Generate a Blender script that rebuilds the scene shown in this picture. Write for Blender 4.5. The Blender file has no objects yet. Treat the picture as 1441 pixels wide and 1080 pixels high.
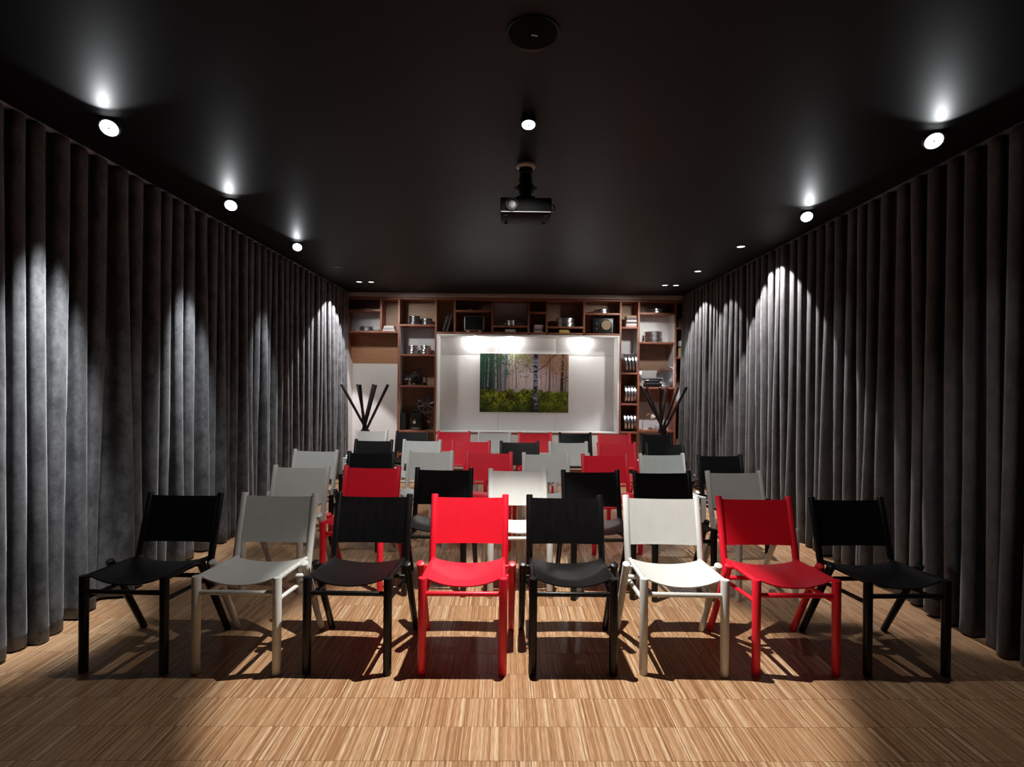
import bpy, bmesh, math, random
import numpy as np
from mathutils import Vector, Matrix, Euler
random.seed(7)
R = math.radians
SC = bpy.context.scene
COL = SC.collection

# ------------------------------------------------------------ camera, world, exposure
F = 740.0; CX, CY = 720.5, 540.0; EYE = 1.37
camd = bpy.data.cameras.new('camera'); camd.sensor_width = 36.0; camd.lens = F / 1441 * 36.0
camd.clip_start = 0.02
cam = bpy.data.objects.new('camera', camd); COL.objects.link(cam); SC.camera = cam
CR = Matrix.Rotation(-0.0108, 4, 'Z') @ Matrix.Rotation(R(90), 4, 'X') @ Matrix.Rotation(0.0095, 4, 'Z')
cam.matrix_world = Matrix.Translation((0, 0, EYE)) @ CR
W = bpy.data.worlds.new('world'); SC.world = W; W.use_nodes = True
W.node_tree.nodes['Background'].inputs[0].default_value = (0.8, 0.9, 1, 1)
W.node_tree.nodes['Background'].inputs[1].default_value = 0.0015
SC.view_settings.view_transform = 'Standard'; SC.view_settings.look = 'None'
SC.view_settings.exposure = 0.0; SC.view_settings.gamma = 1.0
SC.view_settings.use_curve_mapping = False
CEIL = 2.72
SHY = 7.90            # front plane of the shelving

def ray(px, py):
    v = CR @ Vector(((px - CX) / F, -(py - CY) / F, -1, 0)); return v.xyz
def P(px, py, d):     # the point of the photograph's ray at distance d along the room
    v = ray(px, py); return Vector((0, 0, EYE)) + v * (d / v.y)
def PZ(px, py, z):    # the same at height z
    v = ray(px, py); return Vector((0, 0, EYE)) + v * ((z - EYE) / v.z)

def spot(name, loc, direction, power, half, blend, radius=0.03, color=(1, .97, .93), parent=None):
    l = bpy.data.lights.new(name, 'SPOT'); l.energy = power; l.spot_size = R(half * 2)
    l.spot_blend = blend; l.shadow_soft_size = radius; l.color = color
    o = bpy.data.objects.new(name, l); COL.objects.link(o)
    o.matrix_world = Matrix.Translation(loc) @ Vector(direction).to_track_quat('-Z', 'Y').to_matrix().to_4x4()
    return o

LAMP_L = [(-2.08, 2.76), (-2.07, 3.95), (-2.05, 5.15)]
LAMP_R = [(2.26, 2.77), (2.31, 4.04)]
FLAT = [(2.26, 5.07), (2.25, 6.19)]
COOL = (.93, .97, 1.0)
# centre lamp: a strong round beam and a wide flood that stops at mid height on the curtains
spot('lamp_beam_centre', (.10, 2.65, 2.64), (0, 0.02, -1), 350, 30.5, .25, .010)
spot('lamp_flood_centre', (.10, 2.65, 2.64), (-.03, 0.04, -1), 62, 71, .4, .010)
for i, (x, y) in enumerate(LAMP_L):   # grazing spill over the ceiling, wash down the curtain, beam to the seats
    spot('lamp_spill_left', (x + .02, y - .07, 2.640), (.50, -.80, .18), (3.6, 3.2, 2.0)[i], 44, .5, .008, COOL)
    spot('lamp_wash_left', (x, y - .03, 2.61), (-.25, .04, -1), (420, 260, 120)[i], 17, 1.0, .03, COOL)
    spot('lamp_beam_left', (x, y - .03, 2.61), (.62, .42, -1), (0, 60, 85)[i], 40, .7, .02, COOL)
for i, (x, y) in enumerate(LAMP_R):
    spot('lamp_spill_right', (x - .02, y - .07, 2.640), (-.50, -.80, .18), (3.6, 3.6)[i], 44, .5, .008, COOL)
    spot('lamp_wash_right', (x, y - .03, 2.61), (.03, -.02, -1), (16, 16)[i], 26, 1.0, .03, COOL)
    spot('lamp_beam_right', (x, y - .03, 2.61), (-.62, .5, -1), (0, 60)[i], 38, .7, .02, (.80, 1.0, 1.0))
spot('lamp_wash_right', (2.26, 5.07, 2.70), (.36, -.10, -1), 220, 40, .12, .015, (1, .95, .96))
spot('lamp_wash_right', (2.25, 6.19, 2.70), (.22, -.1, -1), 75, 36, .2, .015, (1, .95, .96))
spot('lamp_wash_right', (2.28, 7.08, 2.70), (.10, -.15, -1), 125, 50, .15, .015, (1, .95, .96))
spot('lamp_wash_left', (-1.97, 7.09, 2.70), (-.25, -.10, -1), 190, 42, .12, .015, (1, .95, .96))
# lamps that light the shelving at both ends
spot('lamp_shelf_left', (-1.83, 7.09, 2.70), (.35, .55, -1), 62, 60, .6, .06)
spot('lamp_shelf_right', (2.10, 7.08, 2.70), (-.35, .55, -1), 78, 60, .6, .06)

# ------------------------------------------------------------ materials
def mat(name, col, rough=.5, metal=0, spec=.5, emit=None, es=0, coat=0):
    m = bpy.data.materials.new(name); m.use_nodes = True
    b = m.node_tree.nodes['Principled BSDF']
    b.inputs['Base Color'].default_value = (*col, 1); b.inputs['Roughness'].default_value = rough
    b.inputs['Metallic'].default_value = metal; b.inputs['Specular IOR Level'].default_value = spec
    b.inputs['Coat Weight'].default_value = coat
    if emit: b.inputs['Emission Color'].default_value = (*emit, 1); b.inputs['Emission Strength'].default_value = es
    return m
def N(m, t, **k):
    n = m.node_tree.nodes.new(t)
    for a, v in k.items(): setattr(n, a, v)
    return n
def L(m, a, b): m.node_tree.links.new(a, b)
def mth(m, op, a, b=None, c=None):
    n = N(m, 'ShaderNodeMath', operation=op)
    for i, v in enumerate((a, b, c)):
        if v is None: continue
        if isinstance(v, (int, float)): n.inputs[i].default_value = v
        else: L(m, v, n.inputs[i])
    return n.outputs[0]
def ramp(m, fac, stops):
    n = N(m, 'ShaderNodeValToRGB'); cr = n.color_ramp
    while len(cr.elements) < len(stops): cr.elements.new(.5)
    for e, (p, c) in zip(cr.elements, stops): e.position = p; e.color = (*c, 1)
    L(m, fac, n.inputs[0]); return n.outputs[0]
def noisy(m, c1, c2, scale=(1, 1, 1), nscale=8, bump=0.0, detail=4, coord='Object', dist=.002):
    tc = N(m, 'ShaderNodeTexCoord'); mp = N(m, 'ShaderNodeMapping'); mp.inputs['Scale'].default_value = scale
    L(m, tc.outputs[coord], mp.inputs[0]); nz = N(m, 'ShaderNodeTexNoise')
    nz.inputs['Scale'].default_value = nscale; nz.inputs['Detail'].default_value = detail
    L(m, mp.outputs[0], nz.inputs['Vector'])
    b = m.node_tree.nodes['Principled BSDF']
    L(m, ramp(m, nz.outputs[0], [(.3, c1), (.7, c2)]), b.inputs['Base Color'])
    if bump:
        bp = N(m, 'ShaderNodeBump'); bp.inputs['Strength'].default_value = bump; bp.inputs['Distance'].default_value = dist
        L(m, nz.outputs[0], bp.inputs['Height']); L(m, bp.outputs[0], b.inputs['Normal'])
    return m

M = {}
M['white'] = noisy(mat('white_paint', (.6, .6, .56), .38), (.64, .635, .60), (.67, .665, .63), (1, 1, .2), 30, .05)
M['red'] = noisy(mat('red_paint', (.75, .01, .02), .4), (.83, .012, .032), (.85, .014, .036), (1, 1, .2), 30, .05)
M['black'] = noisy(mat('black_paint', (.01, .01, .01), .36, spec=.32), (.0035, .003, .0032), (.006, .0055, .0058), (1, 1, .15), 40, .06)
M['ceiling'] = noisy(mat('ceiling_black', (.02, .02, .02), .52, spec=.2), (.0045, .0044, .0044), (.0065, .0063, .0063), (1, 1, 1), 2.0, .03)
M['wall'] = noisy(mat('dark_wall', (.03, .03, .03), .8), (.02, .02, .02), (.03, .028, .026), nscale=3)
M['oak'] = noisy(mat('shelf_wood', (.3, .14, .08), .5), (.22, .075, .042), (.32, .125, .072), (2, 2, 14), 4, .05)
M['oak_back'] = noisy(mat('shelf_back_wood', (.3, .2, .13), .55), (.27, .165, .105), (.36, .23, .15), (1, 1, 12), 3, .03)
M['niche_wood'] = noisy(mat('niche_wood', (.3, .16, .08), .5), (.34, .17, .085), (.42, .22, .115), (1, 1, 12), 3, .03)
M['laminate'] = noisy(mat('white_laminate', (.75, .73, .72), .45), (.73, .715, .70), (.77, .755, .74), nscale=4)
M['grey_lam'] = noisy(mat('pale_grey_laminate', (.6, .6, .62), .45), (.56, .56, .58), (.62, .62, .64), nscale=4)
M['panel'] = noisy(mat('white_wall_panel', (.8, .79, .78), .42), (.76, .755, .745), (.80, .79, .78), nscale=2)
M['cornice'] = noisy(mat('greige_cornice', (.45, .38, .34), .6), (.40, .33, .29), (.46, .38, .34), nscale=3)
M['alu'] = noisy(mat('aluminium', (.72, .73, .76), .28, 1), (.66, .67, .70), (.78, .79, .82), nscale=20)
M['alu_dark'] = mat('dark_steel', (.20, .20, .21), .35, .9)
M['plastic'] = mat('black_plastic', (.008, .008, .008), .4)
M['gloss'] = mat('glossy_black', (.012, .013, .013), .12)
M['glass'] = mat('dark_screen_glass', (.012, .018, .016), .1)
M['chrome'] = mat('chrome', (.7, .7, .7), .15, 1)
M['lamp'] = mat('lamp_glow', (1, 1, 1), .5, emit=(.95, .98, 1), es=4)
M['lamp_dim'] = mat('lamp_glow_soft', (1, 1, 1), .5, emit=(1, .99, .96), es=1.6)
M['lamp_off'] = mat('lamp_unlit', (.35, .33, .33), .2)
M['pole'] = noisy(mat('black_stained_wood', (.01, .008, .008), .35), (.009, .007, .007), (.02, .014, .013), (1, 1, .2), 30, .1)
M['ring'] = mat('pale_ring', (.85, .72, .72), .5)
M['track'] = mat('curtain_track_paint', (.60, .60, .62), .5)
M['track_dark'] = mat('curtain_track_grey', (.22, .21, .22), .5)
M['brass'] = mat('brass', (.5, .33, .12), .35, .8)
M['cream'] = mat('cream_plastic', (.55, .50, .42), .5)
M['speaker'] = noisy(mat('speaker_cloth', (.3, .22, .15), .9), (.26, .19, .12), (.34, .25, .17), nscale=300)
for k, c in dict(paper=(.70, .68, .66), pinkbook=(.60, .36, .33), brownbook=(.30, .17, .08), goldbook=(.62, .42, .12),
                 darkbook=(.03, .03, .035), bluebook=(.14, .16, .22), greenbook=(.10, .28, .08), orangebook=(.75, .34, .12), greybook=(.42, .40, .42)).items():
    M[k] = noisy(mat(k + '_cover', c, .55), tuple(v * .9 for v in c), c, nscale=30)

def floor_material():
    m = mat('industrial_parquet', (.5, .3, .2), .34); b = m.node_tree.nodes['Principled BSDF']
    g = N(m, 'ShaderNodeNewGeometry'); s = N(m, 'ShaderNodeSeparateXYZ'); L(m, g.outputs['Position'], s.inputs[0])
    row = mth(m, 'FLOOR', mth(m, 'DIVIDE', mth(m, 'SUBTRACT', s.outputs[1], .007), .19))
    jit = N(m, 'ShaderNodeTexWhiteNoise', noise_dimensions='1D'); L(m, row, jit.inputs['W'])
    xs = mth(m, 'ADD', mth(m, 'DIVIDE', s.outputs[0], .0052), mth(m, 'MULTIPLY', jit.outputs[0], 7.3))
    strip = mth(m, 'FLOOR', xs)
    cb = N(m, 'ShaderNodeCombineXYZ'); L(m, strip, cb.inputs[0]); L(m, row, cb.inputs[1])
    wn = N(m, 'ShaderNodeTexWhiteNoise', noise_dimensions='2D'); L(m, cb.outputs[0], wn.inputs['Vector'])
    c = ramp(m, wn.outputs[0], [(0, (.31, .155, .07)), (.25, (.43, .235, .115)), (.6, (.52, .31, .165)), (.88, (.60, .40, .23)), (1, (.74, .56, .37))])
    # grain along the strips
    mp = N(m, 'ShaderNodeMapping'); mp.inputs['Scale'].default_value = (420, 14, 1); L(m, g.outputs['Position'], mp.inputs[0])
    nz = N(m, 'ShaderNodeTexNoise'); nz.inputs['Scale'].default_value = 1; nz.inputs['Detail'].default_value = 5; L(m, mp.outputs[0], nz.inputs['Vector'])
    gr = ramp(m, nz.outputs[0], [(.3, (.62, .56, .52)), (.65, (1.12, 1.12, 1.12))])
    big = N(m, 'ShaderNodeTexNoise'); big.inputs['Scale'].default_value = 2.2
    cb2 = N(m, 'ShaderNodeCombineXYZ'); L(m, mth(m, 'DIVIDE', mth(m, 'FLOOR', mth(m, 'DIVIDE', xs, 4)), 9), cb2.inputs[0]); L(m, row, cb2.inputs[1])
    L(m, cb2.outputs[0], big.inputs['Vector'])
    br = ramp(m, big.outputs[0], [(.35, (.95, .93, .92)), (.65, (1.03, 1.03, 1.03))])
    m1 = N(m, 'ShaderNodeMixRGB', blend_type='MULTIPLY'); m1.inputs[0].default_value = 1; L(m, c, m1.inputs[1]); L(m, gr, m1.inputs[2])
    m2 = N(m, 'ShaderNodeMixRGB', blend_type='MULTIPLY'); m2.inputs[0].default_value = 1; L(m, m1.outputs[0], m2.inputs[1]); L(m, br, m2.inputs[2])
    L(m, m2.outputs[0], b.inputs['Base Color'])
    L(m, mth(m, 'ADD', mth(m, 'MULTIPLY', nz.outputs[0], .16), .25), b.inputs['Roughness'])
    bp = N(m, 'ShaderNodeBump'); bp.inputs['Strength'].default_value = .12; bp.inputs['Distance'].default_value = .001
    L(m, nz.outputs[0], bp.inputs['Height']); L(m, bp.outputs[0], b.inputs['Normal'])
    return m
M['floor'] = floor_material()

def velvet(name, c1, c2):
    m = mat(name, c1, .75); b = m.node_tree.nodes['Principled BSDF']
    tc = N(m, 'ShaderNodeTexCoord'); mp = N(m, 'ShaderNodeMapping'); mp.inputs['Scale'].default_value = (1.3, 1.3, .9)
    L(m, tc.outputs['Object'], mp.inputs[0])
    n1 = N(m, 'ShaderNodeTexNoise'); n1.inputs['Scale'].default_value = 7; n1.inputs['Detail'].default_value = 8; n1.inputs['Roughness'].default_value = .75
    L(m, mp.outputs[0], n1.inputs['Vector'])
    L(m, ramp(m, n1.outputs[0], [(.40, c1), (.63, c2)]), b.inputs['Base Color'])
    mp2 = N(m, 'ShaderNodeMapping'); mp2.inputs['Scale'].default_value = (90, 90, 900); L(m, tc.outputs['Object'], mp2.inputs[0])
    n2 = N(m, 'ShaderNodeTexNoise'); n2.inputs['Scale'].default_value = 1; L(m, mp2.outputs[0], n2.inputs['Vector'])
    bp = N(m, 'ShaderNodeBump'); bp.inputs['Strength'].default_value = .35; bp.inputs['Distance'].default_value = .004
    L(m, mth(m, 'ADD', n1.outputs[0], mth(m, 'MULTIPLY', n2.outputs[0], .25)), bp.inputs['Height']); L(m, bp.outputs[0], b.inputs['Normal'])
    b.inputs['Sheen Weight'].default_value = .22; b.inputs['Sheen Roughness'].default_value = .45
    b.inputs['Sheen Tint'].default_value = (.8, .82, .86, 1)
    return m
M['velvet'] = velvet('grey_velvet_lit', (.045, .045, .048), (.140, .140, .146))  # left velvet raised in colour to carry part of its brighter light
M['velvet_r'] = velvet('grey_brown_velvet', (.040, .037, .037), (.083, .078, .078))

# ------------------------------------------------------------ mesh helpers
class MB:
    def __init__(s): s.bm = bmesh.new()
    def box(s, x0, x1, y0, y1, z0, z1, bevel=0, mi=0, M4=None):
        r = bmesh.ops.create_cube(s.bm, size=1); vs = r['verts']
        for v in vs: v.co = Vector(((x0 + x1) / 2 + v.co.x * (x1 - x0), (y0 + y1) / 2 + v.co.y * (y1 - y0), (z0 + z1) / 2 + v.co.z * (z1 - z0)))
        fs = list({f for v in vs for f in v.link_faces})
        for f in fs: f.material_index = mi
        if bevel:
            es = list({e for v in vs for e in v.link_edges})
            g = bmesh.ops.bevel(s.bm, geom=es, offset=bevel, segments=2, affect='EDGES', profile=.5)
            vs = list({v for f in g['faces'] for v in f.verts} | {v for v in vs if v.is_valid})
        if M4 is not None: bmesh.ops.transform(s.bm, matrix=M4, verts=vs)
        return s
    def lathe(s, prof, c=(0, 0, 0), axis=(0, 0, 1), seg=24, mi=0, closed=False):
        q = Vector(axis).to_track_quat('Z', 'Y').to_matrix(); c = Vector(c); rings = []
        for r, z in prof:
            if r < 1e-6: rings.append([s.bm.verts.new(c + q @ Vector((0, 0, z)))])
            else: rings.append([s.bm.verts.new(c + q @ Vector((r * math.cos(2 * math.pi * i / seg), r * math.sin(2 * math.pi * i / seg), z))) for i in range(seg)])
        pairs = list(zip(rings, rings[1:]))
        if closed: pairs.append((rings[-1], rings[0]))
        for a, b in pairs:
            for i in range(seg):
                j = (i + 1) % seg
                if len(a) == 1 and len(b) == 1: continue
                if len(a) == 1: f = s.bm.faces.new((a[0], b[i], b[j]))
                elif len(b) == 1: f = s.bm.faces.new((a[i], a[j], b[0]))
                else: f = s.bm.faces.new((a[i], a[j], b[j], b[i]))
                f.smooth = True; f.material_index = mi
        return s
    def tube(s, p0, p1, r, r1=None, seg=16, dome=.25, mi=0):
        p0, p1 = Vector(p0), Vector(p1); r1 = r if r1 is None else r1; d = (p1 - p0).length; e = min(r * dome, d * .2)
        s.lathe([(0, 0), (r - e, 0), (r - e * .3, e * .3), (r, e), (r1, d - e), (r1 - e * .3, d - e * .3), (r1 - e, d), (0, d)], p0, p1 - p0, seg, mi)
        return s
    def path(s, pts, r, seg=10, mi=0):
        for a, b in zip(pts, pts[1:]): s.tube(a, b, r, seg=seg, dome=.2, mi=mi)
        return s
    def build(s, name, m, parent=None, loc=None):
        s.bm.normal_update()
        bmesh.ops.recalc_face_normals(s.bm, faces=s.bm.faces[:])
        me = bpy.data.meshes.new(name); s.bm.to_mesh(me); s.bm.free()
        for mm in (m if isinstance(m, (list, tuple)) else [m]): me.materials.append(mm)
        try: me.set_sharp_from_angle(angle=R(40))
        except Exception: pass
        o = bpy.data.objects.new(name, me); COL.objects.link(o)
        if parent is not None: o.parent = parent
        if loc is not None: o.location = loc
        return o
def tag(o, label=None, cat=None, group=None, kind=None):
    if label: o['label'] = label
    if cat: o['category'] = cat
    if group: o['group'] = group
    if kind: o['kind'] = kind
    return o
def empty(name, loc=(0, 0, 0), rz=0, label=None, cat=None, group=None):
    o = bpy.data.objects.new(name, None); COL.objects.link(o); o.empty_display_size = .1
    o.location = loc; o.rotation_euler = (0, 0, rz); return tag(o, label, cat, group)
def copy_tree(o, parent=None):
    c = o.copy(); COL.objects.link(c)
    if parent is not None: c.parent = parent
    for ch in list(o.children): copy_tree(ch, c)
    return c
def shell(name, x0, x1, y0, y1, z0, z1, m):
    return tag(MB().box(x0, x1, y0, y1, z0, z1).build(name, m), kind='structure')
ORD = ['', 'first', 'second', 'third', 'fourth', 'fifth', 'sixth', 'seventh', 'eighth']

# ------------------------------------------------------------ room shell
XL, XR, YB, YF = -2.85, 3.0, -1.6, 8.28
PX0, PX1, PY0, PY1 = .05 - 7 * .38, .05 + 7 * .38, .007 + .19 * 9, .007 + .19 * 24
fl = MB().box(XL, XR, YB, YF + .1, -.06, -.012)
fl.box(XL, XR, YB, PY0, -.012, 0); fl.box(XL, XR, PY1, YF + .1, -.012, 0)
fl.box(XL, PX0, PY0, PY1, -.012, 0); fl.box(PX1, XR, PY0, PY1, -.012, 0)
floor = tag(fl.build('floor', M['floor']), kind='structure')
pm = None
for r_ in range(9, 24):
    for c_ in range(-7, 7):
        if pm is None:
            o = MB().box(.0006, .3794, .0006, .1894, -.012, 0).build('parquet_panel', M['floor'], floor); pm = o
        else:
            o = pm.copy(); COL.objects.link(o); o.parent = floor
        o.location = (.05 + c_ * .38, .007 + .19 * r_, random.uniform(-.0003, 0))
shell('ceiling', XL, XR, YB, YF + .1, CEIL, CEIL + .08, M['ceiling'])
shell('wall_left', XL - .08, XL, YB, YF + .1, 0, CEIL, M['wall'])
shell('wall_right', XR, XR + .08, YB, YF + .1, 0, CEIL, M['wall'])
shell('wall_back', XL, XR, YB - .08, YB, 0, CEIL, M['wall'])
shell('wall_front', XL, XR, YF, YF + .08, 0, CEIL, M['wall'])

# ------------------------------------------------------------ curtains
def curtain(side, xn, xf, y0, y1, material, seed):
    rnd = random.Random(seed); bm = bmesh.new()
    # fold centres with uneven widths
    ph = [0]; ys = [y0]
    while ys[-1] < y1:
        ys.append(ys[-1] + rnd.uniform(.095, .165)); ph.append(ph[-1] + 1)
    ys = np.array(ys); ph = np.array(ph, float)
    amp = np.array([rnd.uniform(.75, 1.25) for _ in ys]); drift = np.array([rnd.uniform(-1, 1) for _ in ys]); am2 = np.array([rnd.uniform(.6, 1.35) for _ in ys])
    n = int(len(ys) * 16); t = np.linspace(y0, y1, n); p = np.interp(t, ys, ph)
    a1 = np.interp(p, ph, amp); a2 = np.interp(p, ph, am2); dr = np.interp(p, ph, drift)
    zs = [CEIL - .022, 2.66, 2.6, 2.45, 2.25, 2.0, 1.75, 1.5, 1.25, 1.0, .8, .6, .45, .3, .18, .08, .012]
    rows = []
    for k, z in enumerate(zs):
        low = min(1, max(0, (2.5 - z) / 2.4)); w = low ** 1.1
        th = 2 * np.pi * (p + w * .30 * dr + .03 * np.sin(z * 2.1 + p * .7) * low)
        A = .040 * a1 * (1 - w) + .058 * a2 * w
        c = np.cos(th)
        off = A * (np.sign(c) * np.abs(c) ** .75) + .012 * w * np.sin(p * 1.7 + z * 1.3) + .01 * low * np.sin(th * .5 + 1.3)
        if k == 0: off = off * .9
        yy = t + .020 * np.sin(2 * th) * (.5 + .5 * a1) + .020 * w * np.sin(p * 2.3 + z)
        base = xn + (xf - xn) * (t - 2.5) / 5.2
        x = base + side * off
        zz = z + (.006 * np.sin(p * .9) if z < .05 else 0 * p)
        rows.append([bm.verts.new((x[i], yy[i], float(zz[i]))) for i in range(n)])
    for a, b in zip(rows, rows[1:]):
        for i in range(n - 1):
            f = bm.faces.new((a[i], a[i + 1], b[i + 1], b[i])); f.smooth = True
    me = bpy.data.meshes.new('curtain'); bm.to_mesh(me); bm.free(); me.materials.append(material)
    o = bpy.data.objects.new('curtain', me); COL.objects.link(o)
    s = o.modifiers.new('thick', 'SOLIDIFY'); s.thickness = .004
    return o
c1 = curtain(1, -2.47, -2.39, -.6, 7.86, M['velvet'], 3)
tag(c1, 'long dark grey velvet curtain hanging in folds along the left wall', 'curtain', 'velvet curtains')
c2 = curtain(-1, 2.60, 2.665, -.6, 7.86, M['velvet_r'], 8)
tag(c2, 'long dark brownish grey velvet curtain hanging in folds along the right wall', 'curtain', 'velvet curtains')
def track(xn, xf, m, label):
    b = MB(); ya, yb = -.6, 7.8
    f = lambda y: xn + (xf - xn) * (y - 2.5) / 5.2
    vs = [b.bm.verts.new((f(y) + dx, y, z)) for y in (ya, yb) for dx in (-.012, .012) for z in (CEIL - .018, CEIL)]
    for q in ((0, 1, 3, 2), (4, 6, 7, 5), (0, 4, 5, 1), (2, 3, 7, 6), (0, 2, 6, 4), (1, 5, 7, 3)): b.bm.faces.new([vs[i] for i in q])
    return tag(b.build('curtain_track', m), label, 'curtain track')
track(-2.475, -2.395, M['track'], 'pale ceiling track above the left grey curtain')
track(2.605, 2.67, M['track_dark'], 'dull grey ceiling track above the right grey curtain')

# ------------------------------------------------------------ chairs
def make_chair(key):
    m = M[key]; root = empty('slung_chair')
    for sx in (-1, 1):
        MB().tube((sx * .19, 0, 0), (sx * .19, 0, .455), .0195, .0205, 20).build('leg', m, root)
    for sx in (-1, 1):
        MB().tube((sx * .2335, .46, .0), (sx * .2335, .206, .452), .0165, .0195, 20).build('leg', m, root)
    for sx in (-1, 1):
        MB().tube((sx * .1955, .332, .315), (sx * .1955, .447, .754), .0175, .0180, 18).build('back_post', m, root)
    for sx in (-1, 1):
        b = MB().tube((sx * .19, -.002, .443), (sx * .186, .362, .424), .0120, seg=14)
        b.build('seat_rail', m, root)
    for sx in (-1, 1):
        MB().tube((sx * .19, .0, .345), (sx * .1965, .345, .322), .0105, seg=12).build('side_stretcher', m, root)
    MB().tube((-.19, 0, .378), (.19, 0, .378), .0115, seg=14).build('front_stretcher', m, root)
    MB().tube((-.2335, .268, .362), (.2335, .268, .362), .0115, seg=14).build('rear_stretcher', m, root)
    b = MB()
    for sx in (-1, 1):
        for (y, z) in ((.232, .428), (.284, .326)):
            b.tube((sx * .185, y, z), (sx * .235, y, z), .008, seg=10)
    tag(b.build('dowel_pegs', m, root), kind='stuff')
    # slung seat
    def sheet(fn, nu, nv, th):
        b = MB(); g = [[[b.bm.verts.new(fn(i / nu, j / nv, k)) for j in range(nv + 1)] for i in range(nu + 1)] for k in (0, th)]
        for k in (0, 1):
            for i in range(nu):
                for j in range(nv):
                    f = b.bm.faces.new((g[k][i][j], g[k][i + 1][j], g[k][i + 1][j + 1], g[k][i][j + 1])); f.smooth = True
        for i in range(nu):
            for j in (0, nv): b.bm.faces.new((g[0][i][j], g[0][i + 1][j], g[1][i + 1][j], g[1][i][j]))
        for j in range(nv):
            for i in (0, nu): b.bm.faces.new((g[0][i][j], g[0][i][j + 1], g[1][i][j + 1], g[1][i][j]))
        return b
    def seat(u, v, k):
        s = (u - .5) * 2; x = s * .178
        y = .014 + v * .315 - .010 * (1 - s * s) * (1 - 2 * v)
        z = .450 - .014 * v - .037 * (1 - abs(s) ** 2.2) * (1 - .25 * v)
        return (x, y, z - k)
    sheet(seat, 16, 6, .006).build('seat', m, root)
    def back(u, v, k):
        s = (u - .5) * 2; x = s * .193
        z = .500 + v * (.238 - .005 * (1 - s * s)) ; y = .332 + (z - .315) * .262 + .012 * (1 - s * s) - .004
        return (x, y - k * .98, z + k * .2)
    sheet(back, 14, 5, .006).build('backrest', m, root)
    return root
protos = {k: make_chair(k) for k in ('white', 'red', 'black')}
used = set()
ROWS = [
 [('black', 208, 317, 692), ('white', 341, 449, 694), ('black', 474.4, 582, 697), ('red', 607.8, 715.8, 698), ('black', 741.7, 847.8, 700), ('white', 876.4, 985.3, 700), ('red', 1007, 1113, 701), ('black', 1137.8, 1240.5, 701)],
 [('white', 384.5, 466, 655.5), ('red', 483.7, 566, 656), ('black', 585, 666, 658.7), ('white', 687.8, 769.6, 660), ('black', 790, 871, 661.7), ('black', 891, 970.5, 663), ('white', 991, 1073, 663)],
 [('white', 412.5, 478, 633), ('black', 490.5, 554.9, 635.7), ('white', 573, 639, 634.5), ('red', 655, 722, 636), ('white', 735, 801, 637.5), ('red', 819, 882, 639), ('white', 898, 963, 638.5), ('black', 980, 1044, 639.6)],
 [('black', 499, 554, 618.7), ('white', 567, 622, 619), ('red', 636, 690.5, 620), ('black', 704, 758, 621), ('white', 772, 827, 621.6), ('red', 840, 894.6, 623), ('black', 908, 962, 624)],
 [('white', 501, 546.6, 605.5), ('black', 558, 603, 607), ('red', 615.6, 662, 607), ('white', 673.5, 718.5, 608), ('red', 730, 776, 608.5), ('black', 786.5, 832, 609), ('red', 841, 887, 610), ('black', 901, 945, 610)]]
FEET = [((121, 944), (236, 944)), ((276, 946), (392, 946)), ((431, 947), (546, 949)), ((592.6, 952), (707, 952)), ((748.6, 951.7), (864, 951.7)), ((904.7, 951.7), (1020.8, 951.7)), ((1064, 951.7), (1177, 951.7)), ((1217.5, 949.5), (1328, 949.5))]
RN = ['front row', 'second row', 'third row', 'fourth row', 'back row']
for ri, row in enumerate(ROWS):
    n = len(row)
    for ci, (col, xl, xr, yt) in enumerate(row):
        if ri == 0:
            a, b = PZ(*FEET[ci][0], 0), PZ(*FEET[ci][1], 0)
            Fp = (a + b) / 2 + Vector((0, .012, 0)); Fp.y = 2.475
            B = P((xl + xr) / 2, yt, Fp.y + .447)
            s = max(-.22, min(.22, -(B.x - Fp.x) / .447)); th = math.asin(s) * .8
        else:
            v = PZ((xl + xr) / 2, yt, .752); th = .05 * v.x + random.uniform(-.02, .02)
            Fp = Vector((v.x + .447 * math.sin(th), v.y - .447 * math.cos(th), 0))
        if col not in used: o = protos[col]; used.add(col)
        else: o = copy_tree(protos[col])
        o.location = (Fp.x, Fp.y, 0); o.rotation_euler = (0, 0, th)
        pos = 'leftmost' if ci == 0 else 'rightmost' if ci == n - 1 else (ORD[ci + 1] + ' from the left' if ci < n / 2 else ORD[n - ci] + ' from the right')
        tag(o, f'{col} wooden chair with slung seat, {pos} in the {RN[ri]}', 'chair', f'chairs in the {RN[ri]}')

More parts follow.
